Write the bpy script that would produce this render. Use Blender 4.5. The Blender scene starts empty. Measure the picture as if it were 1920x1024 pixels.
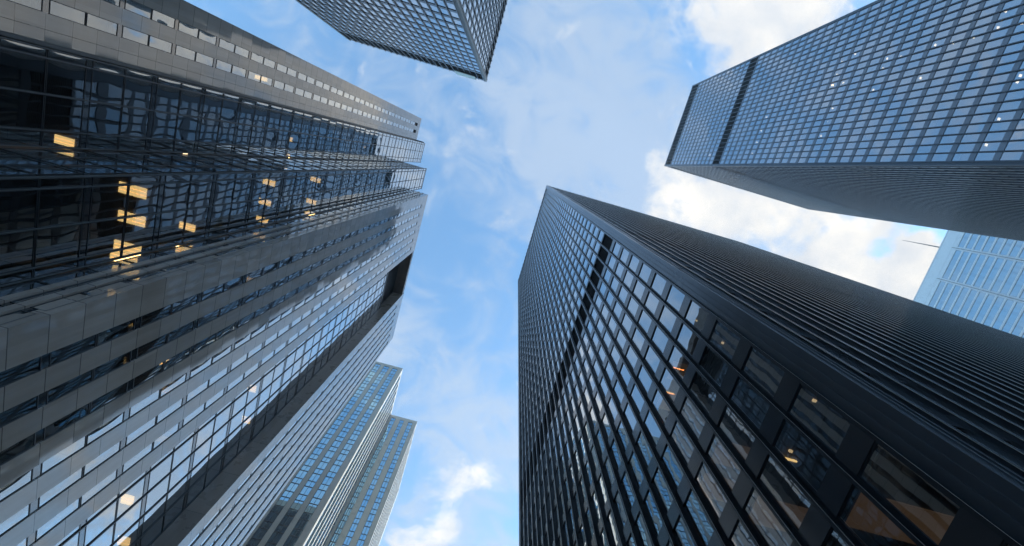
import bpy, math, random
from mathutils import Matrix, Vector
random.seed(7)
S = bpy.context.scene
COL = S.collection
R_ = math.radians

# ------------------------------------------------------------------ camera
CAM_H = 1.6
FOCAL = 892.0                                    # in pixels of a 1920 wide frame
def _n(v): return v.normalized()
def _ray(px, py): return _n(Vector((px - 960.0, -(py - 512.0), -FOCAL)))
_Z = _ray(970, 312)                              # where the plumb lines meet
_d = _ray(-200, 4430); _Y = _n(_d - _Z * _d.dot(_Z)); _X = _Y.cross(_Z)
CW = Matrix((_X, _Y, _Z))                        # camera axes -> street axes
cd = bpy.data.cameras.new('camera'); cam = bpy.data.objects.new('camera', cd); COL.objects.link(cam)
cd.sensor_width = 36.0; cd.lens = 36.0 * FOCAL / 1920.0; cd.clip_start = 0.1; cd.clip_end = 6000
cam.matrix_world = Matrix.Translation((0, 0, CAM_H)) @ CW.to_4x4()
S.camera = cam
S.render.resolution_x = 1024; S.render.resolution_y = 546

def slope(px, py):
    v = CW @ _ray(px, py); return v.x / v.z, v.y / v.z
def on_x(px, py, X):                             # where the sight line meets the plane x = X
    a, b = slope(px, py); t = X / a; return b * t, t + CAM_H
def on_y(px, py, Y):
    a, b = slope(px, py); t = Y / b; return a * t, t + CAM_H
def proj(p):
    v = CW.transposed() @ (Vector(p) - Vector((0, 0, CAM_H)))
    if v.z > -0.01: return None
    return 960 + FOCAL * v.x / -v.z, 512 - FOCAL * v.y / -v.z
def in_frame(p, m=40):
    q = proj(p); return q is not None and -m < q[0] < 1920 + m and -m < q[1] < 1024 + m

# ------------------------------------------------------------------ world, sun, exposure
HAZE = 0.0006
SUN_EL, SUN_AZ = 21.0, 14.0                      # height, and turn from +x towards +y
sun_dir = Vector((math.cos(R_(SUN_EL)) * math.cos(R_(SUN_AZ)), math.cos(R_(SUN_EL)) * math.sin(R_(SUN_AZ)), math.sin(R_(SUN_EL))))
W = bpy.data.worlds.new('World'); S.world = W; W.use_nodes = True
wn = W.node_tree.nodes; wl = W.node_tree.links; wn.clear()
def N(nt, t, **k):
    n = nt.nodes.new(t)
    for a, b in k.items(): setattr(n, a, b)
    return n
def M(nt, op, a, b=None, c=None, clamp=False):
    n = nt.nodes.new('ShaderNodeMath'); n.operation = op; n.use_clamp = clamp
    for i, v in enumerate((a, b, c)):
        if v is None: continue
        if isinstance(v, (int, float)): n.inputs[i].default_value = v
        else: nt.links.new(v, n.inputs[i])
    return n.outputs[0]
nt = W.node_tree
sky = N(nt, 'ShaderNodeTexSky', sky_type='NISHITA', sun_disc=False)
sky.sun_elevation = R_(SUN_EL); sky.sun_rotation = R_(90 - SUN_AZ); sky.altitude = 60
sky.air_density = 1.0; sky.dust_density = 0.6; sky.ozone_density = 1.6
tc = N(nt, 'ShaderNodeTexCoord'); sep = N(nt, 'ShaderNodeSeparateXYZ'); wl.new(tc.outputs['Generated'], sep.inputs[0])
zc = M(nt, 'MAXIMUM', sep.outputs[2], 0.06)
sx = M(nt, 'DIVIDE', sep.outputs[0], zc); sy = M(nt, 'DIVIDE', sep.outputs[1], zc)   # position on the cloud deck
cmb = N(nt, 'ShaderNodeCombineXYZ'); wl.new(sx, cmb.inputs[0]); wl.new(sy, cmb.inputs[1])
def noise(scale, detail, rough, off, dist=0.0):
    mp = N(nt, 'ShaderNodeMapping'); mp.inputs['Location'].default_value = off
    wl.new(cmb.outputs[0], mp.inputs[0])
    n = N(nt, 'ShaderNodeTexNoise'); n.inputs['Scale'].default_value = scale; n.inputs['Detail'].default_value = detail
    n.inputs['Roughness'].default_value = rough; n.inputs['Distortion'].default_value = dist
    wl.new(mp.outputs[0], n.inputs['Vector']); return n.outputs[0]
def blob(px, py, rx, ry, amp):                   # a bank of cloud at a place on the deck
    a, b = slope(px, py)
    dx = M(nt, 'DIVIDE', M(nt, 'SUBTRACT', sx, a), rx); dy = M(nt, 'DIVIDE', M(nt, 'SUBTRACT', sy, b), ry)
    r2 = M(nt, 'ADD', M(nt, 'MULTIPLY', dx, dx), M(nt, 'MULTIPLY', dy, dy))
    return M(nt, 'MULTIPLY', M(nt, 'EXPONENT', M(nt, 'MULTIPLY', r2, -1.0)), amp)
def total(l):
    s = l[0]
    for x in l[1:]: s = M(nt, 'ADD', s, x)
    return s
thick = total([M(nt, 'MULTIPLY_ADD', noise(3.4, 10, 0.6, (3.1, 1.7, 0.0), 0.3), 1.3, -.335), M(nt, 'MULTIPLY', noise(13.0, 9, 0.62, (4.1, 0.7, 0.0), 0.6), .42), blob(1460, 50, .13, .13, .27), blob(1650, 20, .35, .12, .2), blob(1560, 455, .42, .10, .34),
               blob(1370, 390, .13, .06, .17), blob(1690, 520, .12, .07, .18), blob(835, 985, .05, .10, .22), blob(960, 185, .05, .035, .07),
               blob(860, 860, .10, .06, .06), blob(930, 830, .06, .05, .10), blob(720, 1010, .07, .05, .10),
               blob(860, 560, .16, .22, -.12), blob(620, 90, .22, .14, -.12), blob(1650, 478, .055, .04, -.50), blob(930, 990, .045, .06, -.12)])
thin = total([M(nt, 'MULTIPLY_ADD', M(nt, 'MULTIPLY_ADD', noise(9.0, 9, 0.62, (2.3, 9.2, 0.0), 1.2), .62, M(nt, 'MULTIPLY', noise(3.6, 7, 0.5, (7.3, 2.2, 0.0), 0.4), .50)), 1.75, -.44), blob(1080, 180, .30, .14, .17), blob(1250, 420, .3, .16, .24), blob(900, 830, .14, .1, .15),
              blob(830, 480, .10, .20, -.2), blob(600, 80, .25, .12, -.16), blob(1300, 90, .06, .06, -.08), blob(870, 620, .06, .08, -.12), blob(950, 985, .05, .06, -.16)])
def bank(a, b, rx, ry, amp):
    dx = M(nt, 'DIVIDE', M(nt, 'SUBTRACT', sx, a), rx); dy = M(nt, 'DIVIDE', M(nt, 'SUBTRACT', sy, b), ry)
    r2 = M(nt, 'ADD', M(nt, 'MULTIPLY', dx, dx), M(nt, 'MULTIPLY', dy, dy))
    return M(nt, 'MULTIPLY', M(nt, 'EXPONENT', M(nt, 'MULTIPLY', r2, -1.0)), amp)
thick = total([thick, bank(.95, .75, .55, .5, .13), bank(.75, -.02, .4, .14, .10)])
thin = total([thin, bank(.85, .65, .6, .5, .22), bank(.25, .0, .45, .5, .09)])
def ramp(v, p):
    n = N(nt, 'ShaderNodeValToRGB'); wl.new(v, n.inputs[0]); e = n.color_ramp.elements
    n.color_ramp.interpolation = 'EASE'
    e[0].position, e[0].color = p[0][0], (p[0][1],) * 3 + (1,)
    e[1].position, e[1].color = p[1][0], (p[1][1],) * 3 + (1,)
    return n.outputs[0]
f_thin = ramp(thin, ((.36, 0.03), (.86, 0.72)))
f_thick = ramp(thick, ((.60, 0.0), (.82, 1.0)))
shade = M(nt, 'MULTIPLY_ADD', noise(7.0, 8, 0.6, (1.0, 5.0, 2.0)), 3.0, -1.05, clamp=True)
SKYMUL = 0.15
SKY_TINT = (.78, 1.12, 1.20, 1)
tint = N(nt, 'ShaderNodeMix', data_type='RGBA', blend_type='MULTIPLY'); tint.inputs[0].default_value = 1.0
wl.new(sky.outputs[0], tint.inputs[6]); tint.inputs[7].default_value = SKY_TINT
m1 = N(nt, 'ShaderNodeMix', data_type='RGBA'); wl.new(f_thin, m1.inputs[0]); wl.new(tint.outputs[2], m1.inputs[6]); m1.inputs[7].default_value = (1.42, 1.70, 2.10, 1)
cc = N(nt, 'ShaderNodeMix', data_type='RGBA'); wl.new(shade, cc.inputs[0]); cc.inputs[6].default_value = (1.90, 2.02, 2.20, 1); cc.inputs[7].default_value = (3.0, 2.85, 2.6, 1)
m2 = N(nt, 'ShaderNodeMix', data_type='RGBA'); wl.new(f_thick, m2.inputs[0]); wl.new(m1.outputs[2], m2.inputs[6]); wl.new(cc.outputs[2], m2.inputs[7])
bg = N(nt, 'ShaderNodeBackground'); bg.inputs[1].default_value = SKYMUL; wl.new(m2.outputs[2], bg.inputs[0])
wo = N(nt, 'ShaderNodeOutputWorld'); wl.new(bg.outputs[0], wo.inputs[0])

ld = bpy.data.lights.new('sun', 'SUN'); ld.energy = 2.5; ld.angle = R_(0.5); ld.color = (1.0, 0.93, 0.82)
lo = bpy.data.objects.new('sun', ld); COL.objects.link(lo); lo.location = sun_dir * 500
lo.rotation_euler = sun_dir.to_track_quat('Z', 'Y').to_euler()
S.view_settings.view_transform = 'Standard'; S.view_settings.look = 'None'
S.view_settings.exposure = 1.5; S.view_settings.gamma = 1.0
S.cycles.transparent_max_bounces = 12; S.cycles.max_bounces = 8

# ------------------------------------------------------------------ materials
def mat(name, base, rough=0.4, ior=1.5, metal=0.0, var=0.0, vscale=0.6, joints=None, bump=0.0, bscale=1.0, panel=None, coat=0.0):
    m = bpy.data.materials.new(name); m.use_nodes = True; t = m.node_tree; b = t.nodes['Principled BSDF']
    b.inputs['Base Color'].default_value = (*base, 1); b.inputs['Roughness'].default_value = rough
    b.inputs['IOR'].default_value = ior; b.inputs['Metallic'].default_value = metal
    if coat: b.inputs['Coat Weight'].default_value = coat; b.inputs['Coat Roughness'].default_value = .04
    g = N(t, 'ShaderNodeNewGeometry'); col = None
    if var:
        n = N(t, 'ShaderNodeTexNoise'); n.inputs['Scale'].default_value = vscale; n.inputs['Detail'].default_value = 5
        t.links.new(g.outputs['Position'], n.inputs['Vector'])
        f = M(t, 'MULTIPLY_ADD', n.outputs[0], 2 * var, 1 - var)
        col = f
        r = M(t, 'MULTIPLY_ADD', n.outputs[0], rough * .8, rough * .6); t.links.new(r, b.inputs['Roughness'])
    s = N(t, 'ShaderNodeSeparateXYZ'); t.links.new(g.outputs['Position'], s.inputs[0])
    if joints:
        pitch, off, wid = joints
        ph = M(t, 'DIVIDE', M(t, 'SUBTRACT', s.outputs[2], off), pitch)
        fr = M(t, 'ABSOLUTE', M(t, 'SUBTRACT', M(t, 'FRACT', ph), .5))
        ln = M(t, 'GREATER_THAN', fr, .5 - wid / pitch / 2)
        cell = N(t, 'ShaderNodeTexWhiteNoise', noise_dimensions='3D')
        cv = N(t, 'ShaderNodeCombineXYZ')
        t.links.new(M(t, 'FLOOR', ph), cv.inputs[2])
        t.links.new(M(t, 'FLOOR', M(t, 'DIVIDE', s.outputs[1], .71)), cv.inputs[1]); t.links.new(M(t, 'FLOOR', M(t, 'DIVIDE', s.outputs[0], 2.3)), cv.inputs[0])
        t.links.new(cv.outputs[0], cell.inputs['Vector'])
        pv = M(t, 'MULTIPLY_ADD', cell.outputs[0], .22, .89)
        sm = N(t, 'ShaderNodeMapping'); sm.inputs['Scale'].default_value = (2.2, 2.2, .07); t.links.new(g.outputs['Position'], sm.inputs[0])
        sn = N(t, 'ShaderNodeTexNoise'); sn.inputs['Scale'].default_value = 1.6; sn.inputs['Detail'].default_value = 4; t.links.new(sm.outputs[0], sn.inputs['Vector'])   # rain streaks
        pv = M(t, 'MULTIPLY', pv, M(t, 'MULTIPLY_ADD', sn.outputs[0], .4, .8))
        k = M(t, 'MULTIPLY', pv, M(t, 'SUBTRACT', 1.0, M(t, 'MULTIPLY', ln, .72)))
        col = k if col is None else M(t, 'MULTIPLY', col, k)
        tl = N(t, 'ShaderNodeVectorMath', operation='MULTIPLY_ADD')                # every slab sits a hair out of true
        t.links.new(cell.outputs['Color'], tl.inputs[0]); tl.inputs[1].default_value = (.012,) * 3; tl.inputs[2].default_value = (-.006,) * 3
        ad = N(t, 'ShaderNodeVectorMath', operation='ADD'); t.links.new(g.outputs['Normal'], ad.inputs[0]); t.links.new(tl.outputs[0], ad.inputs[1])
        nz = N(t, 'ShaderNodeVectorMath', operation='NORMALIZE'); t.links.new(ad.outputs[0], nz.inputs[0])
        t.links.new(nz.outputs[0], b.inputs['Normal'])
    if col is not None:
        mx = N(t, 'ShaderNodeVectorMath', operation='SCALE'); mx.inputs[0].default_value = base; t.links.new(col, mx.inputs['Scale'])
        t.links.new(mx.outputs[0], b.inputs['Base Color'])
    if bump:
        n2 = N(t, 'ShaderNodeTexNoise'); n2.inputs['Scale'].default_value = bscale; n2.inputs['Detail'].default_value = 2
        t.links.new(g.outputs['Position'], n2.inputs['Vector'])
        bp = N(t, 'ShaderNodeBump'); bp.inputs['Distance'].default_value = bump; t.links.new(n2.outputs[0], bp.inputs['Height'])
        t.links.new(bp.outputs[0], b.inputs['Normal'])
    return m

def glass(name, tint, r0, refl=(1, 1, 1), wave=0.003, wscale=0.9, see=True, power=2.2):
    m = bpy.data.materials.new(name); m.use_nodes = True; t = m.node_tree; t.nodes.clear()
    out = N(t, 'ShaderNodeOutputMaterial'); mix = N(t, 'ShaderNodeMixShader')
    fr = N(t, 'ShaderNodeLayerWeight'); fr.inputs['Blend'].default_value = .5      # coated glass: strong at a glance, weak head on
    gl = N(t, 'ShaderNodeBsdfGlossy'); gl.inputs['Roughness'].default_value = 0.012; gl.inputs['Color'].default_value = (*refl, 1)
    g = N(t, 'ShaderNodeNewGeometry'); n2 = N(t, 'ShaderNodeTexNoise'); n2.inputs['Scale'].default_value = wscale; n2.inputs['Detail'].default_value = 1.5
    t.links.new(g.outputs['Position'], n2.inputs['Vector'])
    bp = N(t, 'ShaderNodeBump'); bp.inputs['Distance'].default_value = wave; t.links.new(n2.outputs[0], bp.inputs['Height'])
    t.links.new(bp.outputs[0], gl.inputs['Normal']); t.links.new(bp.outputs[0], fr.inputs['Normal'])
    tr = N(t, 'ShaderNodeBsdfTransparent' if see else 'ShaderNodeBsdfDiffuse'); tr.inputs['Color'].default_value = (*tint, 1)
    fac = M(t, 'MULTIPLY_ADD', M(t, 'POWER', fr.outputs['Facing'], power), 1 - r0, r0); t.links.new(fac, mix.inputs[0]); t.links.new(tr.outputs[0], mix.inputs[1]); t.links.new(gl.outputs[0], mix.inputs[2])
    t.links.new(mix.outputs[0], out.inputs[0]); return m
def emit(name, c, s):
    m = bpy.data.materials.new(name); m.use_nodes = True; t = m.node_tree; b = t.nodes['Principled BSDF']
    b.inputs['Base Color'].default_value = (*c, 1); b.inputs['Emission Color'].default_value = (*c, 1); b.inputs['Emission Strength'].default_value = s
    return m
MT = dict(
    steel=mat('black painted steel', (.016, .021, .029), .20, 1.5, var=.25, vscale=.5, bump=.001, bscale=2.0),
    steel_b=mat('blue black steel', (.045, .055, .075), .17, 1.6, var=.2, vscale=.4),
    steel_g=mat('grey green steel', (.055, .065, .066), .22, 1.5, var=.2, vscale=.5),
    steel_v=mat('grey blue steel', (.06, .07, .09), .2, 1.6),
    pier_s=mat('slate steel cladding', (.050, .062, .082), .22, 1.6, var=.2, vscale=.5),
    span=mat('black spandrel plate', (.022, .028, .040), .15, 1.7, var=.25, vscale=.5),
    span_b=mat('blue spandrel plate', (.13, .15, .195), .12, 1.85, var=.15, vscale=.3),
    edge=mat('steel lip with painted highlight', (.62, .60, .58), .35),  # sky highlight along the fin edges, put into the lip's pale colour
    g_pale=glass('pale office glass', (.30, .32, .34), .36, (.93, .97, 1), power=1.8),
    pil_g=mat('worn steel cladding', (.20, .205, .185), .4, 1.5, var=.25, vscale=.8),
    louver=mat('louvre black', (.008, .010, .010), .6, 1.4),
    g_dark=glass('bronze glass', (.24, .235, .22), .17, (.90, .96, 1), power=1.9),
    g_blue=glass('grey blue glass', (.34, .36, .40), .30, (.90, .95, 1), power=1.55),
    g_a=glass('clear dark glass', (.22, .22, .21), .17, (.92, .97, 1), wave=.0022, wscale=.7, power=1.9),
    g_e=glass('blue mirror glass', (.02, .05, .09), .55, (.50, .83, 1), see=False),
    g_f=glass('pale blue mirror glass', (.22, .30, .36), .40, (.78, .93, 1), see=False),
    g_s=mat('spandrel glass', (.015, .018, .022), .04, 2.3),
    stone=mat('polished grey granite', (.35, .295, .262), .05, 1.85, var=.10, vscale=1.5, joints=(1.292, .46, .03)),
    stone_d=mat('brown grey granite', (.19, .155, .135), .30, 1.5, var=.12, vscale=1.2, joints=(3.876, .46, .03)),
    frame=mat('dark window frame', (.018, .022, .028), .35),
    frame_l=mat('grey aluminium bar', (.12, .13, .14), .35, metal=.4),
    room=mat('dim office wall', (.10, .095, .09), .8), ceil=mat('ceiling tile', (.16, .15, .14), .8),
    blind=mat('roller blind', (.42, .40, .36), .8),
    pier_e=mat('pale precast pier', (.42, .40, .36), .30, 1.45, var=.08, vscale=.4),
    white_e=mat('white aluminium strip', (.62, .63, .63), .25, 1.5, var=.05),
    white_f=mat('white aluminium band', (.66, .70, .75), .3, 1.5, var=.05),
    roof=mat('roof gravel', (.16, .16, .155), .9), grave=mat('plaza granite', (.22, .22, .21), .6, var=.2),
    asphalt=mat('asphalt', (.05, .05, .052), .85, var=.3), paint=mat('road paint', (.75, .75, .72), .6), kerb=mat('kerb concrete', (.34, .33, .31), .8, var=.2),
    sign=mat('pale green sign panel', (.60, .72, .64), .4), mast=mat('mast steel', (.10, .10, .10), .5),
    lamp=emit('warm ceiling panel', (1.0, .68, .27), 1.5), lampd=emit('dim warm ceiling', (1.0, .62, .34), .05), spot_d=emit('warm office light', (1.0, .80, .50), 1.9), spot=emit('small downlight', (1.0, .74, .42), .8), spotw=emit('cool downlight', (.95, .97, 1), .8),
)

# ------------------------------------------------------------------ mesh helpers
class MB:
    def __init__(s): s.v = []; s.f = []; s.mi = []; s.sm = []; s.mats = []
    def m(s, name):
        if name not in s.mats: s.mats.append(name)
        return s.mats.index(name)
    def box(s, x0, x1, y0, y1, z0, z1, m):
        if x0 > x1: x0, x1 = x1, x0
        if y0 > y1: y0, y1 = y1, y0
        k = len(s.v); i = s.m(m)
        s.v += [(x0, y0, z0), (x1, y0, z0), (x1, y1, z0), (x0, y1, z0), (x0, y0, z1), (x1, y0, z1), (x1, y1, z1), (x0, y1, z1)]
        for q in ((3, 2, 1, 0), (4, 5, 6, 7), (0, 1, 5, 4), (1, 2, 6, 5), (2, 3, 7, 6), (3, 0, 4, 7)):
            s.f.append(tuple(k + a for a in q)); s.mi.append(i); s.sm.append(False)
    def grid(s, pts, nu, nv, m):                 # pts row by row, smooth
        k = len(s.v); i = s.m(m); s.v += pts
        for b in range(nv):
            for a in range(nu):
                o = k + b * (nu + 1) + a
                s.f.append((o, o + 1, o + nu + 2, o + nu + 1)); s.mi.append(i); s.sm.append(True)
    def mesh(s, name):
        me = bpy.data.meshes.new(name); me.from_pydata(s.v, [], s.f)
        for n in s.mats: me.materials.append(MT[n])
        me.polygons.foreach_set('material_index', s.mi); me.polygons.foreach_set('use_smooth', s.sm); me.update(); return me
    def build(s, name, parent=None, kind=None):
        if not s.v: return None
        return link(name, s.mesh(name), parent, kind)
def link(name, me, parent=None, kind=None, loc=(0, 0, 0), rot=(0, 0, 0)):
    o = bpy.data.objects.new(name, me); COL.objects.link(o); o.location = loc; o.rotation_euler = rot
    if parent: o.parent = parent
    if kind: o['kind'] = kind
    return o
def thing(name, loc, label, cat, group=None):
    o = bpy.data.objects.new(name, None); COL.objects.link(o); o.location = loc; o['label'] = label; o['category'] = cat
    if group: o['group'] = group
    return o

class Face:
    """One wall plane: corner point o (street axes), run direction u, outward n; base = the thing's origin."""
    def __init__(s, o, u, n, base): s.o = Vector((o[0], o[1])); s.u = Vector(u); s.n = Vector(n); s.b = base
    def pt(s, u, d): return s.o + s.u * u + s.n * d
    def box(s, mb, u0, u1, z0, z1, d0, d1, m):
        a = s.pt(u0, d0); b = s.pt(u1, d1); mb.box(a.x - s.b[0], b.x - s.b[0], a.y - s.b[1], b.y - s.b[1], z0, z1, m)
    def pane(s, mb, u0, u1, z0, z1, d, m, bulge=0.0, n=1, tilt=0.0, ctr=None):
        pts = []; tu = random.uniform(-tilt, tilt); tz = random.uniform(-tilt, tilt)
        for b in range(n + 1):
            for a in range(n + 1):
                fu, fz = a / n, b / n; u = u0 + (u1 - u0) * fu; z = z0 + (z1 - z0) * fz
                dd = d + bulge * 16 * fu * (1 - fu) * fz * (1 - fz) + tu * (fu - .5) * (u1 - u0) + tz * (fz - .5) * (z1 - z0)
                p = s.pt(u, dd)
                pts.append((p.x - s.b[0], p.y - s.b[1], z))
        right = s.u.cross(s.n) < 0               # keep the normal pointing out
        if not right:
            pts = [pts[b * (n + 1) + (n - a)] for b in range(n + 1) for a in range(n + 1)]
        mb.grid(pts, n, n, m)

_cache = {}
def window_mesh(F, w, h, d, pm, fm, fw, bulge, n, split, key, v):
    k = (key, round(w, 3), round(h, 3), v)
    if k not in _cache:
        L = Face((0, 0), F.u, F.n, (0, 0)); mb = MB(); mp = MB()
        draw_window(L, mb, -w / 2, w / 2, -h / 2, h / 2, d, None, fm, fw, 0, n, split)
        L.pane(mp, -w / 2 + fw, w / 2 - fw, -h / 2 + fw, h / 2 - fw, d, pm, bulge * random.choice((1, 1, 1, -.6, .5)), n)
        _cache[k] = mb.mesh('window'), mp.mesh('pane')
    return _cache[k]
def draw_window(F, mb, u0, u1, z0, z1, d, pm, fm, fw, bulge, n, split):
    if pm: F.pane(mb, u0 + fw, u1 - fw, z0 + fw, z1 - fw, d, pm, bulge, n)
    F.box(mb, u0, u0 + fw, z0, z1, d - .03, d + min(.04, fw * .8), fm); F.box(mb, u1 - fw, u1, z0, z1, d - .03, d + min(.04, fw * .8), fm)
    F.box(mb, u0 + fw, u1 - fw, z0, z0 + fw, d - .03, d + min(.037, fw * .72), fm); F.box(mb, u0 + fw, u1 - fw, z1 - fw, z1, d - .03, d + min(.037, fw * .72), fm)
    if split:
        if 'v' in split: c = (u0 + u1) / 2; F.box(mb, c - .03, c + .03, z0 + fw, z1 - fw, d - .02, d + .034, fm)
        if 'h' in split: c = z0 + (z1 - z0) * .4; F.box(mb, u0 + fw, u1 - fw, c - .03, c + .03, d - .022, d + .031, fm)
def place_windows(root, wins, key, pm, fm, fw, bulge=0, n=1, split=None, tilt=.003, budget=100):
    """wins: (Face, u0, u1, z0, z1, d). The largest in the picture are parts of their own, the rest one stuff part."""
    sc = []
    for i, (F, u0, u1, z0, z1, d) in enumerate(wins):
        q = [proj((*F.pt(u, d), z)) for u, z in ((u0, z0), (u1, z0), (u1, z1), (u0, z1))]
        a = 0
        if all(q) and in_frame((*F.pt((u0 + u1) / 2, d), (z0 + z1) / 2), 0):
            a = abs(sum(q[j][0] * q[j - 3][1] - q[j - 3][0] * q[j][1] for j in range(4))) / 2
            if F.n.dot(-F.pt(u0, 0)) < 0: a = 0
        sc.append((a, i))
    sc.sort(reverse=True); own = {i for a, i in sc[:budget] if a > 0}
    rest = MB()
    for i, (F, u0, u1, z0, z1, d) in enumerate(wins):
        if i in own:
            me, mp = window_mesh(F, u1 - u0, z1 - z0, d, pm, fm, fw, bulge, n, split, (key, tuple(F.n)), random.randrange(3))
            c = F.pt((u0 + u1) / 2, 0)
            rot = (random.uniform(-tilt, tilt) * abs(F.n.y), random.uniform(-tilt, tilt) * abs(F.n.x), random.uniform(-tilt, tilt))
            wo_ = link('window', me, root, None, (c.x - F.b[0], c.y - F.b[1], (z0 + z1) / 2))
            link('pane', mp, wo_, None, (0, 0, 0), rot)
        else:
            F.pane(rest, u0 + fw, u1 - fw, z0 + fw, z1 - fw, d, pm, bulge * random.choice((1, 1, 1, -.6, .5)), n, tilt)
            F.box(rest, u0, u0 + fw, z0, z1, d - .03, d + min(.04, fw * .8), fm); F.box(rest, u1 - fw, u1, z0, z1, d - .03, d + min(.04, fw * .8), fm)
            F.box(rest, u0 + fw, u1 - fw, z0, z0 + fw, d - .03, d + min(.037, fw * .72), fm); F.box(rest, u0 + fw, u1 - fw, z1 - fw, z1, d - .03, d + min(.037, fw * .72), fm)
            if split:
                if 'v' in split: c = (u0 + u1) / 2; F.box(rest, c - .03, c + .03, z0 + fw, z1 - fw, d - .02, d + .034, fm)
                if 'h' in split: c = z0 + (z1 - z0) * .4; F.box(rest, u0 + fw, u1 - fw, c - .03, c + .03, d - .022, d + .031, fm)
    rest.build('window', root, 'stuff')

# ------------------------------------------------------------------ black steel curtain wall towers
def mies(name, label, x0, x1, y0, y1, H, rows, louvres, faces, steel, gl, pil, corner=.9, module=1.494, lights=(), blinds=.12, pilm=None, fin=.19, span='span', lip=.022, mw=.07):
    """rows: (sill, head) of each storey; louvres: (z0, z1) bands; faces: which sides carry the full grid."""
    base = ((x0 + x1) / 2, (y0 + y1) / 2)
    root = thing(name, (base[0], base[1], 0), label, 'tower')
    FS = {'-x': (Face((x0, y0), (0, 1), (-1, 0), base), y1 - y0), '+x': (Face((x1, y0), (0, 1), (1, 0), base), y1 - y0),
          '-y': (Face((x0, y0), (1, 0), (0, -1), base), x1 - x0), '+y': (Face((x0, y1), (1, 0), (0, 1), base), x1 - x0)}
    pilm = pilm or pil
    # core and floors behind the glass
    c = MB(); B = base; ins = 5.0
    c.box(x0 + ins - B[0], x1 - ins - B[0], y0 + ins - B[1], y1 - ins - B[1], 0, H - 1.0, 'room'); c.build('core', root)
    for k, (s_, h_) in enumerate(rows):
        nx = rows[k + 1][0] if k + 1 < len(rows) else h_ + 1.0
        fl = MB(); fl.box(x0 + .34 - B[0], x1 - .34 - B[0], y0 + .34 - B[1], y1 - .34 - B[1], h_ + .03, min(nx, h_ + 1.0) - .03, 'ceil')
        fl.build('floor_slab', root)
    # spandrel band of each storey runs round the tower
    edges = [(0.0, rows[0][0])] + [(rows[k][1], rows[k + 1][0]) for k in range(len(rows) - 1)] + [(rows[-1][1], H)]
    for a, b in edges:
        segs = [(a, b)]
        for l0, l1 in louvres:
            ns = []
            for p, q in segs:
                if l1 <= p or l0 >= q: ns.append((p, q)); continue
                if l0 > p: ns.append((p, l0))
                if l1 < q: ns.append((l1, q))
            segs = ns
        for p, q in segs:
            if q - p < .1: continue
            mb = MB()
            for f, (F, L) in FS.items():
                e = 0 if f[1] == 'x' else .30
                F.box(mb, e, L - e, p, q, -.30, 0, span)
                F.box(mb, corner, L - corner, p - .06, p, -.20, -.05, steel) if p > 1 else None
            mb.build('spandrel_band', root)
    for l0, l1 in louvres:
        mb = MB()
        for f, (F, L) in FS.items():
            F.box(mb, .35, L - .35, l0 - .02, l1 + .02, -.55, -.35, 'louver')
            z = l0 + .15
            while z < l1 - .1: F.box(mb, corner, L - corner, z, z + .05, -.349, -.22, 'louver'); z += .30
        mb.build('louvre_band', root)
    mb = MB(); mb.box(x0 + .301 - B[0], x1 - .301 - B[0], y0 + .301 - B[1], y1 - .301 - B[1], H - .5, H - .2, 'roof'); mb.build('roof', root)
    # corner piers
    for cx, sx_ in ((x0, 1), (x1, -1)):
        for cy, sy_ in ((y0, 1), (y1, -1)):
            mb = MB(); X, Y = cx - B[0], cy - B[1]; g = .06
            mb.box(X - sx_ * g, X + sx_ * corner, Y - sy_ * g, Y + sy_ * .32, 0, H + .05, pilm)
            mb.box(X - sx_ * g, X + sx_ * .32, Y + sy_ * .321, Y + sy_ * corner, 0, H + .05, pilm)
            for t_ in (.25, .55):
                mb.box(X - sx_ * (g + .05), X - sx_ * (g + .001), Y + sy_ * t_, Y + sy_ * (t_ + .1), 0, H, pilm)
                mb.box(X + sx_ * t_, X + sx_ * (t_ + .1), Y - sy_ * (g + .05), Y - sy_ * (g + .001), 0, H, pilm)
            mb.build('corner_pier', root)
    wins = []; dull = []; bl = MB()
    for f, (F, L) in FS.items():
        nmod = round((L - 2 * corner) / module); pm = (L - 2 * corner) / nmod
        stuff = MB()
        for k in range(nmod + 1):
            u = corner + k * pm
            mb = MB() if f in faces else stuff
            F.box(mb, u - mw, u + mw, rows[0][0], H - .02, -.18, .012, steel)           # frame
            F.box(mb, u - .018, u + .018, 3.0, H, .0121, fin - .0751, steel); F.box(mb, u - .06, u + .06, 3.0, H, fin - .075, fin - .0082 - lip, steel); F.box(mb, u - .062, u + .062, 3.0, H, fin - .008 - lip, fin - .0081, 'edge'); F.box(mb, u - .0615, u + .0615, 3.0, H, fin - .008, fin, steel)   # I section fin
            if f in faces: mb.build('mullion', root)
        if f not in faces: stuff.build('mullion', root, 'stuff')
        for k in range(nmod):
            u = corner + k * pm
            for s_, h_ in rows:
                (wins if f in faces else dull).append((F, u + mw, u + pm - mw, s_, h_, -.07))
                if f in faces and random.random() < blinds:
                    dz = random.choice((.25, .4, .4, .6, 1.0)) * (h_ - s_)
                    F.box(bl, u + .12, u + pm - .12, h_ - dz, h_ - .03, -.22, -.20, 'blind')
    place_windows(root, wins, name, gl, steel, .045, tilt=.004)
    bl.build('roller_blind', root, 'stuff')
    mb = MB()
    for F, u0, u1, z0, z1, d in dull: F.pane(mb, u0, u1, z0, z1, d, gl)
    mb.build('window', root, 'stuff')
    lm = {}
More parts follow.
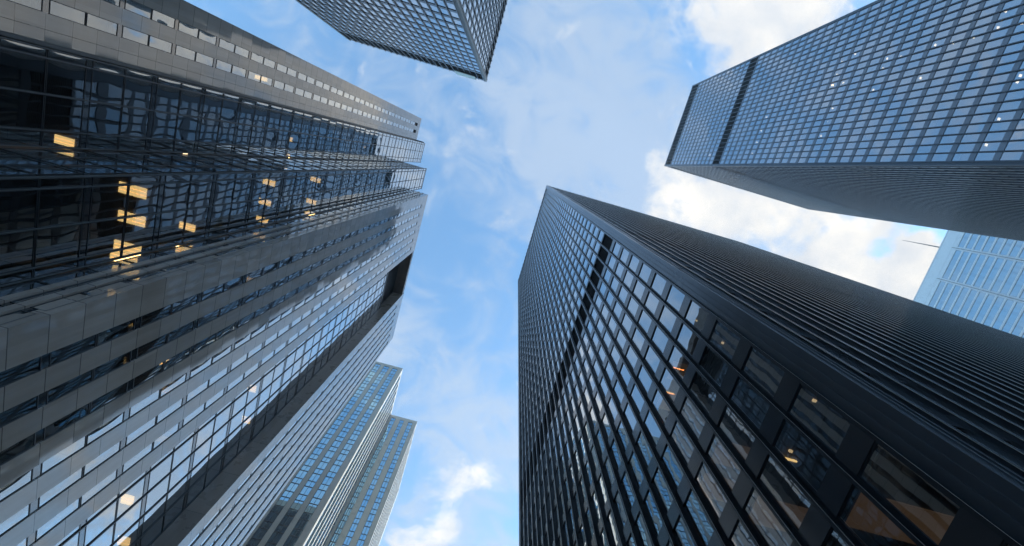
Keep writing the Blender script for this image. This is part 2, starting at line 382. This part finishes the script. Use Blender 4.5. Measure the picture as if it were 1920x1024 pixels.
    for (px, py, f, kind, dep) in lights:        # lamps on the ceilings, seen through the glass
        F, L = FS[f]; dep = 2.6 if kind == 'amber' else dep
        if f[1] == 'x':
            y, z = on_x(px, py, (x0 if f[0] == '-' else x1) - F.n.x * dep); u = y - y0
        else:
            x, z = on_y(px, py, (y0 if f[0] == '-' else y1) - F.n.y * dep); u = x - x0
        hd = min((h for s, h in rows), key=lambda h: abs(h - .1 - z))
        if f[1] == 'x': y = slope(px, py)[1] * (hd - CAM_H); u = y - y0
        mb = MB(); w, l = {'spot': (.05, .06), 'spotw': (.04, .05), 'spotd': (.17, .17), 'tube': (.03, .8), 'lamp': (.10, .12), 'amber': (.60, 2.2)}[kind]
        F.box(mb, u - w, u + w, hd - .06, hd + .029, -dep - l / 2 * (2 if kind != 'tube' else 1), -dep + l / 2 * (2 if kind != 'tube' else 1), {'tube': 'lamp', 'spotd': 'spot_d', 'amber': 'lampd'}.get(kind, kind))
        mb.build('ceiling_light', root)
    return root

def storeys(z0, n, pitch=3.8, h=2.8): return [(z0 + pitch * k, z0 + pitch * k + h) for k in range(n)]
CPL = [(1505, 745, 'spot'), (1334, 609, 'spot'), (1387, 652, 'spot'), (1596, 814, 'spot'), (1480, 845, 'spot'), (1834, 992, 'lamp'), (1286, 695, 'tube'), (1272, 741, 'tube'),
       (1420, 845, 'tube'), (1300, 705, 'amber'), (1435, 870, 'amber'), (1400, 930, 'amber'), (1810, 1010, 'amber'), (1530, 985, 'amber'), (1280, 760, 'amber')]
south = mies('black_glass_tower', 'nearest black steel tower, its sharp corner running from mid-sky to the lower right',
     12.3, 88.0, 3.55, 41.3, 180.0, storeys(3.9, 13) + storeys(59.2, 30), [(53.5, 58.6), (173.4, 179.2)],
     ('-x', '-y'), 'steel', 'g_dark', 'pier_s', corner=.95, lights=[(a, b, '-x', k, .8) for a, b, k in CPL], blinds=.05, mw=.13, fin=.21)
q3 = lambda x, y: (1560 + x / 3.011, y / 3.011)
DL = [(955, 55), (1045, 125), (912, 148), (780, 203), (665, 236), (568, 250), (378, 318), (302, 328), (279, 384), (126, 304), (487, 437), (371, 516), (228, 507), (45, 347), (20, 420), (3, 482), (55, 465), (955, 677), (883, 822), (1070, 335), (1072, 430), (1010, 452)]
DLp = [(*q3(a, b), '-x', 'spotd', .7) for a, b in DL] + [(1220 + a / 3.011, b / 3.011, '-x', 'spotd', .7) for a, b in ((1022, 480), (1020, 610), (992, 684), (953, 765), (595, 802), (571, 866), (622, 738), (652, 661), (415, 680), (343, 879))]
north = mies('blue_black_tower', 'tall blue-black glass tower at the upper right with a dark louvre band near its top',
     65.0, 136.0, -55.2, -18.95, 227.0, storeys(3.9, 43) + storeys(172.9, 12, 3.82), [(167.0, 172.3), (218.8, 226.2)],
     ('-x', '+y'), 'steel_b', 'g_blue', 'pier_s', corner=.5, lights=DLp, blinds=.10, span='span_b', lip=.06)
west = mies('grey_steel_tower', 'grey-green steel office tower hanging into the top edge, with a pale corner pier',
     -49.6, -13.5, -75.0, -18.1, 131.0, storeys(3.9, 31), [(122.2, 129.6)],
     ('+y', '+x'), 'steel_g', 'g_pale', 'pil_g', corner=.55, blinds=.2, span='steel_g', fin=.15)
mb = MB(); a = on_y(855, 134, -18.0)[0] + 31.55; b = on_y(894, 149, -18.0)[0] + 31.55
mb.box(a, b, 28.45 + .25, 28.45 + .42, 126.0, 130.9, 'sign'); mb.box(a, b, 28.45 + .10, 28.45 + .249, 126.2, 126.4, 'steel_g'); mb.box(a, b, 28.45 + .10, 28.45 + .249, 130.2, 130.4, 'steel_g')
mb.build('roof_sign', west)

# ------------------------------------------------------------------ the granite and glass building on the left
FP, FZ = 3.876, .46
B0 = (-30.0, 15.0)
left = thing('granite_office_building', (B0[0], B0[1], 0), 'broad grey granite and dark glass office building with stepped bays filling the left side', 'office building')
X1, X2, X3, X4, XB = -21.2, -19.2, -15.5, -13.03, -14.4
H1, H2, H3, H4 = 102.0, 101.0, 88.6, 82.0
aw = []; strips_frames = MB()
def AF(X, y0): return Face((X, y0), (0, 1), (1, 0), B0)
def solid(name, X, ya, yb, z0, z1, m, thick=.5, parent=left):
    mb = MB(); mb.box(X - thick - B0[0], X - B0[0], ya - B0[1], yb - B0[1], z0, z1, m); return mb.build(name, parent)
def strip(X, ya, yb, Z, rec=.03, rows=2, kmin=1, ztop=None, glass_only=False):
    """A vertical strip of windows: two lights per storey, paired bars at the floor line."""
    F = AF(X, 0); k = kmin
    while FZ + FP * (k + 1) < Z - (.4 if not glass_only else .05):
        z = FZ + FP * k
        aw.append((F, ya, yb, z + .15, z + FP / 2 - .02, -rec)); aw.append((F, ya, yb, z + FP / 2 + .02, z + FP - .15, -rec))
        k += 1
    if glass_only:
        z = FZ + FP * k
        if Z - .26 > z + .5: aw.append((F, ya, yb, z + .15, min(Z - .26, z + FP / 2 - .02), -rec))
        if Z - .26 > z + FP / 2 + .3: aw.append((F, ya, yb, z + FP / 2 + .02, Z - .26, -rec))
    return FZ + FP * k
def band_frames(mb, X, ya, yb, Z, rec=.03, m='frame'):
    F = AF(X, 0); k = 1
    while FZ + FP * k < Z:
        z = FZ + FP * k; F.box(mb, ya, yb, z - .15, z + .15, -rec - .06, -rec + .002, 'g_s')
        k += 1
# s1: granite wing with two window strips
piers = [(-3.66, -2.50), (-1.93, -1.15), (-.55, .11), (.125, .62)]
for a, b in piers: solid('granite_pier', X1, a, b, 0, H1, 'stone')
solid('parapet', X1, -2.5, -1.93, 99.6, H1, 'stone'); solid('parapet', X1, -1.15, -.55, 99.6, H1, 'stone')
fb = MB()
for a, b in ((-2.50, -1.93), (-1.15, -.55)):
    strip(X1, a, b, 99.9); band_frames(fb, X1, a, b, 99.5)
# s2 and s3: glass bays. rows of panes between long vertical bars
s2rows = [.80, 1.16, 2.57, 4.03, 4.72]; s3rows = [4.86, 5.25, 6.68, 8.12, 8.52]
solid('edge_moulding', X1 + .25, .63, .80, 0, H2, 'frame_l', 2.2)
for X, rws, Z in ((X2, s2rows, H2), (X3, s3rows, H3)):
    for a, b in zip(rws, rws[1:]): strip(X, a + .02, b - .02, Z, rec=.0, glass_only=True)
    band_frames(fb, X, rws[0], rws[-1], Z, 0)
    for y in rws: solid('vertical_bar', X + .07, y - .022, y + .022, 2, Z, 'frame_l', .18)
    solid('roof_edge', X + .03, rws[0] - .02, rws[-1] + .08, Z - .25, Z, 'frame_l', .3)
# return between s2 and s3 (faces -y)
def ret(y, xa, xb, Z, bars):
    F = Face((xa, y), (1, 0), (0, -1), B0); k = 1; L = xb - xa
    while FZ + FP * (k + 1) < Z:
        z = FZ + FP * k
        for u0, u1 in bars:
            aw.append((F, u0 + .02, u1 - .02, z + .15, z + FP / 2 - .02, 0)); aw.append((F, u0 + .02, u1 - .02, z + FP / 2 + .02, z + FP - .15, 0))
        F.box(fb, bars[0][0], bars[-1][1], z - .15, z + .15, -.06, .002, 'g_s'); k += 1
ret(4.80, X2, X3, H3, [(0.1, 1.3), (1.3, 2.5), (2.5, 3.62)])
ret(8.60, X3, X4, H4, [(0.06, .76), (1.02, 1.38), (1.67, 2.2)])
for x0_, x1_ in ((-14.74, -14.48), (-14.12, -13.83)):
    mb = MB(); mb.box(x0_ - B0[0], x1_ - B0[0], 8.5 - B0[1], 8.9 - B0[1], 0, H4, 'stone'); mb.build('granite_rib', left)
# s4: six window strips in granite
def granite_wall(ya, yb, first, n, Z, w=.56, pitch=1.42, rec=.05):
    e = [ya]
    for k in range(n): e += [first + pitch * k, first + pitch * k + w]
    e.append(yb)
    for a, b in zip(e[0::2], e[1::2]): solid('granite_pier', X4, a, b, 0, Z, 'stone')
    for a, b in zip(e[1::2], e[2::2]):
        t = strip(X4, a, b, Z - 1.2, rec=rec); band_frames(fb, X4, a, b, t + .1, rec=rec); solid('parapet', X4 - .003, a, b, t + .16, Z, 'stone')
granite_wall(8.58, 18.48, 9.95, 6, H4)
mb = MB(); mb.box(-13.28 - B0[0], X4 - .501 - B0[0] if False else -13.26 - B0[0], 8.57 - B0[1], 8.58 - B0[1], 0, H4, 'stone')
mb.box(X4 - .8 - B0[0], X4 - .501 - B0[0], 8.6 - B0[1], 9.0 - B0[1], 0, H4, 'stone'); mb.build('granite_pier', left)
# slot: recessed glass wall, brown side wall, dark gallery under the roof
srow = [18.50, 19.25, 20.70, 22.10, 23.52, 24.92, 26.28]
ZS = 71.8
for a, b in zip(srow, srow[1:]): strip(XB, a + .02, b - .02, ZS, rec=0, glass_only=True)
band_frames(fb, XB, srow[0], srow[-1], ZS, 0)
for y in srow: solid('vertical_bar', XB + .06, y - .03, y + .03, 2, ZS, 'frame', .15)
mb = MB(); mb.box(XB - .7 - B0[0], XB - .4 - B0[0], 18.3 - B0[1], 26.3 - B0[1], ZS, H4 - 1.2, 'louver')
z = ZS
while z < H4 - 1.5: mb.box(XB - .399 - B0[0], XB - .25 - B0[0], 18.5 - B0[1], 26.28 - B0[1], z, z + .12, 'frame'); z += .6
mb.box(XB - .7 - B0[0], XB + .05 - B0[0], 18.3 - B0[1], 26.3 - B0[1], ZS - .5, ZS - .001, 'frame'); mb.build('louvre_gallery', left)
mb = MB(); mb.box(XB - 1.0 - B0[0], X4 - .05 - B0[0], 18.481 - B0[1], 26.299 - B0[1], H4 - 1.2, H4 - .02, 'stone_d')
mb.box(XB + .3 - B0[0], XB + .36 - B0[0], 19 - B0[1], 26 - B0[1], H4 - 1.28, H4 - 1.201, 'frame_l'); mb.box(X4 - .3 - B0[0], X4 - .24 - B0[0], 18.8 - B0[1], 26.1 - B0[1], H4 - 1.28, H4 - 1.201, 'frame_l')
mb.build('roof_overhang', left)
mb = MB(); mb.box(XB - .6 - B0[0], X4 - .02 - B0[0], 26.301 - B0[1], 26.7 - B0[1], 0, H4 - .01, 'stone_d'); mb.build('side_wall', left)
granite_wall(26.701, 35.0, 27.35, 6, H4, w=.52, pitch=1.32, rec=.08)
mb = MB(); mb.box(X4 - .02 - B0[0], X4 - B0[0], 26.31 - B0[1], 26.70 - B0[1], 0, H4, 'stone'); mb.build('granite_pier', left)
fb.build('floor_line_trim', left, 'stuff')
# body behind, floors and cores
mb = MB()
mb.box(-58 - B0[0], -23.9 - B0[0], 35.001 - B0[1], 46 - B0[1], 0, H1 - .4, 'stone'); mb.box(-58 - B0[0], -26.5 - B0[0], -3.6 - B0[1], 35 - B0[1], 0, H1 - .4, 'stone'); mb.build('main_block', left)
mb = MB(); mb.box(-26.49 - B0[0], X1 - .501 - B0[0], -3.6 - B0[1], -3.2 - B0[1], 0, H1 - .1, 'stone')
mb.box(-26.49 - B0[0], X4 - .03 - B0[0], 34.6 - B0[1], 34.99 - B0[1], 0, H4 - .1, 'stone'); mb.build('end_wall', left)
rf = MB()
rf.box(-26.49 - B0[0], X1 - .51 - B0[0], -3.19 - B0[1], .62 - B0[1], H1 - .9, H1 - .5, 'roof')
rf.box(-26.49 - B0[0], X2 - .25 - B0[0], .621 - B0[1], 4.79 - B0[1], H2 - .6, H2 - .1, 'roof')
rf.box(-26.49 - B0[0], X3 - .25 - B0[0], 4.92 - B0[1], 8.55 - B0[1], H3 - .6, H3 - .1, 'roof')
rf.box(-26.49 - B0[0], X4 - .51 - B0[0], 9.01 - B0[1], 18.47 - B0[1], H4 - .9, H4 - .5, 'roof')
rf.box(-26.49 - B0[0], X4 - .51 - B0[0], 26.71 - B0[1], 34.59 - B0[1], H4 - .9, H4 - .5, 'roof'); rf.build('roof', left)
fl = MB(); k = 1
rm = MB()
for X, ya, yb, Z in ((X1 - .52, -3.1, .6, H1), (X2 - .12, .85, 4.7, H2), (X3 - .12, 4.95, 8.5, H3), (X4 - .52, 9.05, 18.4, H4), (XB - .12, 18.52, 26.27, ZS), (X4 - .52, 26.75, 34.5, H4)):
    k = 1
    while FZ + FP * k < Z - 1:
        z = FZ + FP * k; fl.box(X - 5 - B0[0], X - B0[0], ya - B0[1], yb - B0[1], z - .14, z + .14, 'ceil'); k += 1
    rm.box(X - 5.3 - B0[0], X - 5.01 - B0[0], ya - B0[1], yb - B0[1], 0, Z - 1, 'room')
fl.build('floor_slab', left, 'stuff'); rm.build('inner_wall', left)
place_windows(left, aw, 'a', 'g_a', 'frame', .030, bulge=.0042, n=6, tilt=.0012)
mb = MB(); mb.box(-57.5 - B0[0], -24.5 - B0[0], 46.001 - B0[1], 46.3 - B0[1], 4, H1 - 3.2, 'louver')  # unseen dark facing, added to darken the reflection in the pale tower
x = -57.5
while x < -25: mb.box(x - B0[0], x + .35 - B0[0], 46.301 - B0[1], 46.45 - B0[1], 4, H1 - 3.2, 'frame'); x += 1.65
mb.build('reflected_dark_wall', left)
# lit ceilings
def a_light(px, py, X, w=.55, l=.45, dep=.9, m='lamp'):
    y, z = on_x(px, py, X - dep); k = round((z + .14 - FZ) / FP); zz = FZ + FP * k - .14
    y = slope(px, py)[1] * (zz - CAM_H); x = slope(px, py)[0] * (zz - CAM_H); x = min(x, X - .25 - l)
    mb = MB()
    if m == 'lamp':
        w2 = w / 3
        for i in (-1, 0, 1): mb.box(x - l - B0[0], x + l - B0[0], y + i * 2 * w2 - w2 * .86 - B0[1], y + i * 2 * w2 + w2 * .86 - B0[1], zz - .07, zz - .001, m)
    else: mb.box(x - l - B0[0], x + l - B0[0], y - w - B0[1], y + w - B0[1], zz - .07, zz - .001, m)
    mb.build('ceiling_light', left)
for p in [(250, 357), (248, 410), (240, 465), (233, 484)]: a_light(*p, X3, .26, .62)
for p in [(352, 425), (505, 342), (497, 379), (492, 412), (592, 337), (584, 378), (581, 400), (345, 470)]: a_light(*p, X3, .20, .42)
for p in [(540, 260), (535, 291), (140, 270)]: a_light(*p, X2, .20, .42)
for p in [(657, 282), (348, 290), (684, 276)]: a_light(*p, X2, .10, .12, m='spot')
for p in [(310, 777), (483, 462), (320, 682)]: a_light(*p, X4, .2, .5)
for p in [(240, 936), (233, 1014), (465, 788), (473, 728)]: a_light(*p, XB, .3, .32)
for p in [(490, 147)]: a_light(*p, X1, .15, .5)

# ------------------------------------------------------------------ pale stepped tower beyond
HE = 139.0; E0 = (-20.0, 90.0)
far = thing('pale_stepped_tower', (E0[0], E0[1], 0), 'pale stepped tower with bright blue window strips, beyond the granite building at the lower left', 'tower')
ew = []; EP, EZ = 3.9, 1.1
def efac(o, u, n, L, strips, Z, pm, small=False):
    F = Face(o, u, n, E0); e = [0.0]
    for a, b in strips: e += [a, b]
    e.append(L)
    for a, b in zip(e[0::2], e[1::2]):
        if b - a > .02:
            mb = MB(); F.box(mb, a, b, 0, Z, -.5, 0, pm); mb.build('wall_pier', far)
    for a, b in strips:
        k = 0; z = EZ
        while z + EP < Z - .8:
            ew.append((F, a, b, z, z + 2.27, -.12)); ew.append((F, a, b, z + 2.31, z + EP - .03, -.12)); z += EP
        mb = MB(); F.box(mb, a, b, z + .01, Z, -.5, -.003, pm); mb.build('parapet', far)
        mb = MB(); F.box(mb, a, b, 0, z, -.5, -.2, 'frame'); mb.build('backing_panel', far)
xm0, xm1, ym0, yw, xw1, ye = -48.0, -17.0, 68.7, 85.1, -8.4, 112.0
st = []; c = -17.0 - 1.22 - 1.72
while c > xm0 + 1: st.append((c - xm0, c + 1.70 - xm0)); c -= 2.62
efac((xm0, ym0), (1, 0), (0, -1), xm1 - xm0, st[::-1], HE, 'pier_e')
efac((xm1, ym0 + .501), (0, 1), (1, 0), yw - ym0 - .501, [(.7 + 2.6 * i, .7 + 2.6 * i + 2.05) for i in range(6)], HE, 'white_e')
efac((xm1 + .001, yw), (1, 0), (0, -1), xw1 - xm1 - .001, [(.55, 1.95), (3.3, 4.65), (6.0, 7.45)], HE, 'pier_e')
efac((xw1, yw + .501), (0, 1), (1, 0), ye - yw - .501, [(.8 + 3.5 * i, .8 + 3.5 * i + 2.4) for i in range(7)], HE, 'white_e')
mb = MB(); mb.box(xm0 - E0[0], xm1 - .501 - E0[0], ym0 + .502 - E0[1], yw + .5 - E0[1], 0, HE - .6, 'frame'); mb.box(xm0 - E0[0], xw1 - .501 - E0[0], yw + .501 - E0[1], ye - E0[1], 0, HE - .6, 'frame')
mb.build('core', far)
place_windows(far, ew, 'e', 'g_e', 'frame', .085, split='v', tilt=.003)

# ------------------------------------------------------------------ pale blue tower far right
HF = 230.0; F0 = (225.0, -20.0); XF = 205.9
ftow = thing('pale_blue_glass_tower', (F0[0], F0[1], 0), 'pale blue glass tower with white bands, between the two black towers', 'tower')
FF = Face((XF, -82.0), (0, 1), (-1, 0), F0); LF = 122.0
mb = MB(); mb.box(XF + .5 - F0[0], XF + 36 - F0[0], -82 - F0[1], 40 - F0[1], 0, HF - .3, 'white_f'); mb.build('core', ftow)
mb = MB(); FF.box(mb, 0, LF, HF - 6.3, HF, -.499, 0, 'white_f'); FF.box(mb, 0, LF, HF - .35, HF + .02, .001, .12, 'white_f'); mb.build('parapet', ftow)
fpiers = [-5.5 + 15.4 * k + 82 for k in range(-4, 3)]
for u in fpiers:
    mb = MB(); FF.box(mb, u - .75, u + .75, 0, HF - 6.301, -.499, .10, 'white_f'); FF.box(mb, u - .12, u + .12, 0, HF - 6.31, .101, .2, 'frame_l'); mb.build('pier', ftow)
fw_ = []; z = 3.9 * 15; kk = 0
while z + 3.9 < HF - 6.2:
    mb = MB(); e = [0] + [x for u in fpiers for x in (u - .751, u + .751)] + [LF]
    for a, b in zip(e[0::2], e[1::2]):
        if b - a < .2: continue
        FF.box(mb, a, b, z + 2.95, z + 3.9, -.3, .03, 'white_f')
        n = max(1, round((b - a) / 4.6)); w = (b - a) / n
        for i in range(n): fw_.append((FF, a + i * w + .02, a + (i + 1) * w - .02, z + .02, z + 2.93, -.15))
    mb.build('floor_band', ftow); z += 3.9
zt = z
mb = MB(); FF.box(mb, 0, LF, zt + .01, HF - 6.301, -.45, -.05, 'white_f'); mb.build('soffit_band', ftow)
place_windows(ftow, fw_, 'f', 'g_f', 'frame_l', .05, split='v', tilt=.004)
# mast on its roof
y, z = on_x(1755, 462.5, XF + 3)
mb = MB()
for i in range(8):
    r = .28 - .027 * i; mb.box(XF + 3 - F0[0] - r, XF + 3 - F0[0] + r, y - F0[1] - r, y - F0[1] + r, HF - .3 + 3.3 * i, HF + 3.0 + 3.3 * i, 'mast')
mb.build('antenna', ftow)

# ------------------------------------------------------------------ ground
hz = bpy.data.materials.new('thin city haze'); hz.use_nodes = True; t = hz.node_tree; t.nodes.clear()
pv = N(t, 'ShaderNodeVolumePrincipled'); pv.inputs['Density'].default_value = HAZE; pv.inputs['Color'].default_value = (.90, .95, 1.0, 1); pv.inputs['Anisotropy'].default_value = .3
t.links.new(pv.outputs[0], N(t, 'ShaderNodeOutputMaterial').inputs['Volume']); MT['haze'] = hz
b = MB(); b.box(-1499, 1499, -1499, 1499, -2.0, 262, 'haze'); o = b.build('haze', None, 'stuff'); o['label'] = 'thin pale haze in the air over the street'
def struct(name, x0, x1, y0, y1, z0, z1, m):
    b = MB(); b.box(x0, x1, y0, y1, z0, z1, m); o = b.build(name); o['kind'] = 'structure'; o['label'] = {'ground': 'city ground paved in grey', 'road': 'asphalt street between the towers'}.get(name, name.replace('_', ' ') + ' along the street'); return o
struct('ground', -1500, 1500, -1500, 1500, -1.0, 0.0, 'grave')
struct('road', -9.0, 6.5, -400, 400, .001, .004, 'asphalt')
struct('pavement', -12.9, -9.0, -400, 400, .001, .13, 'kerb'); struct('pavement', 6.5, 10.5, -400, 400, .001, .13, 'kerb')
b = MB(); y = -120
while y < 120: b.box(-1.35, -1.2, y, y + 3, .0045, .008, 'paint'); y += 9
o = b.build('road_marking'); o['kind'] = 'structure'; o['label'] = 'dashed white centre line on the street'
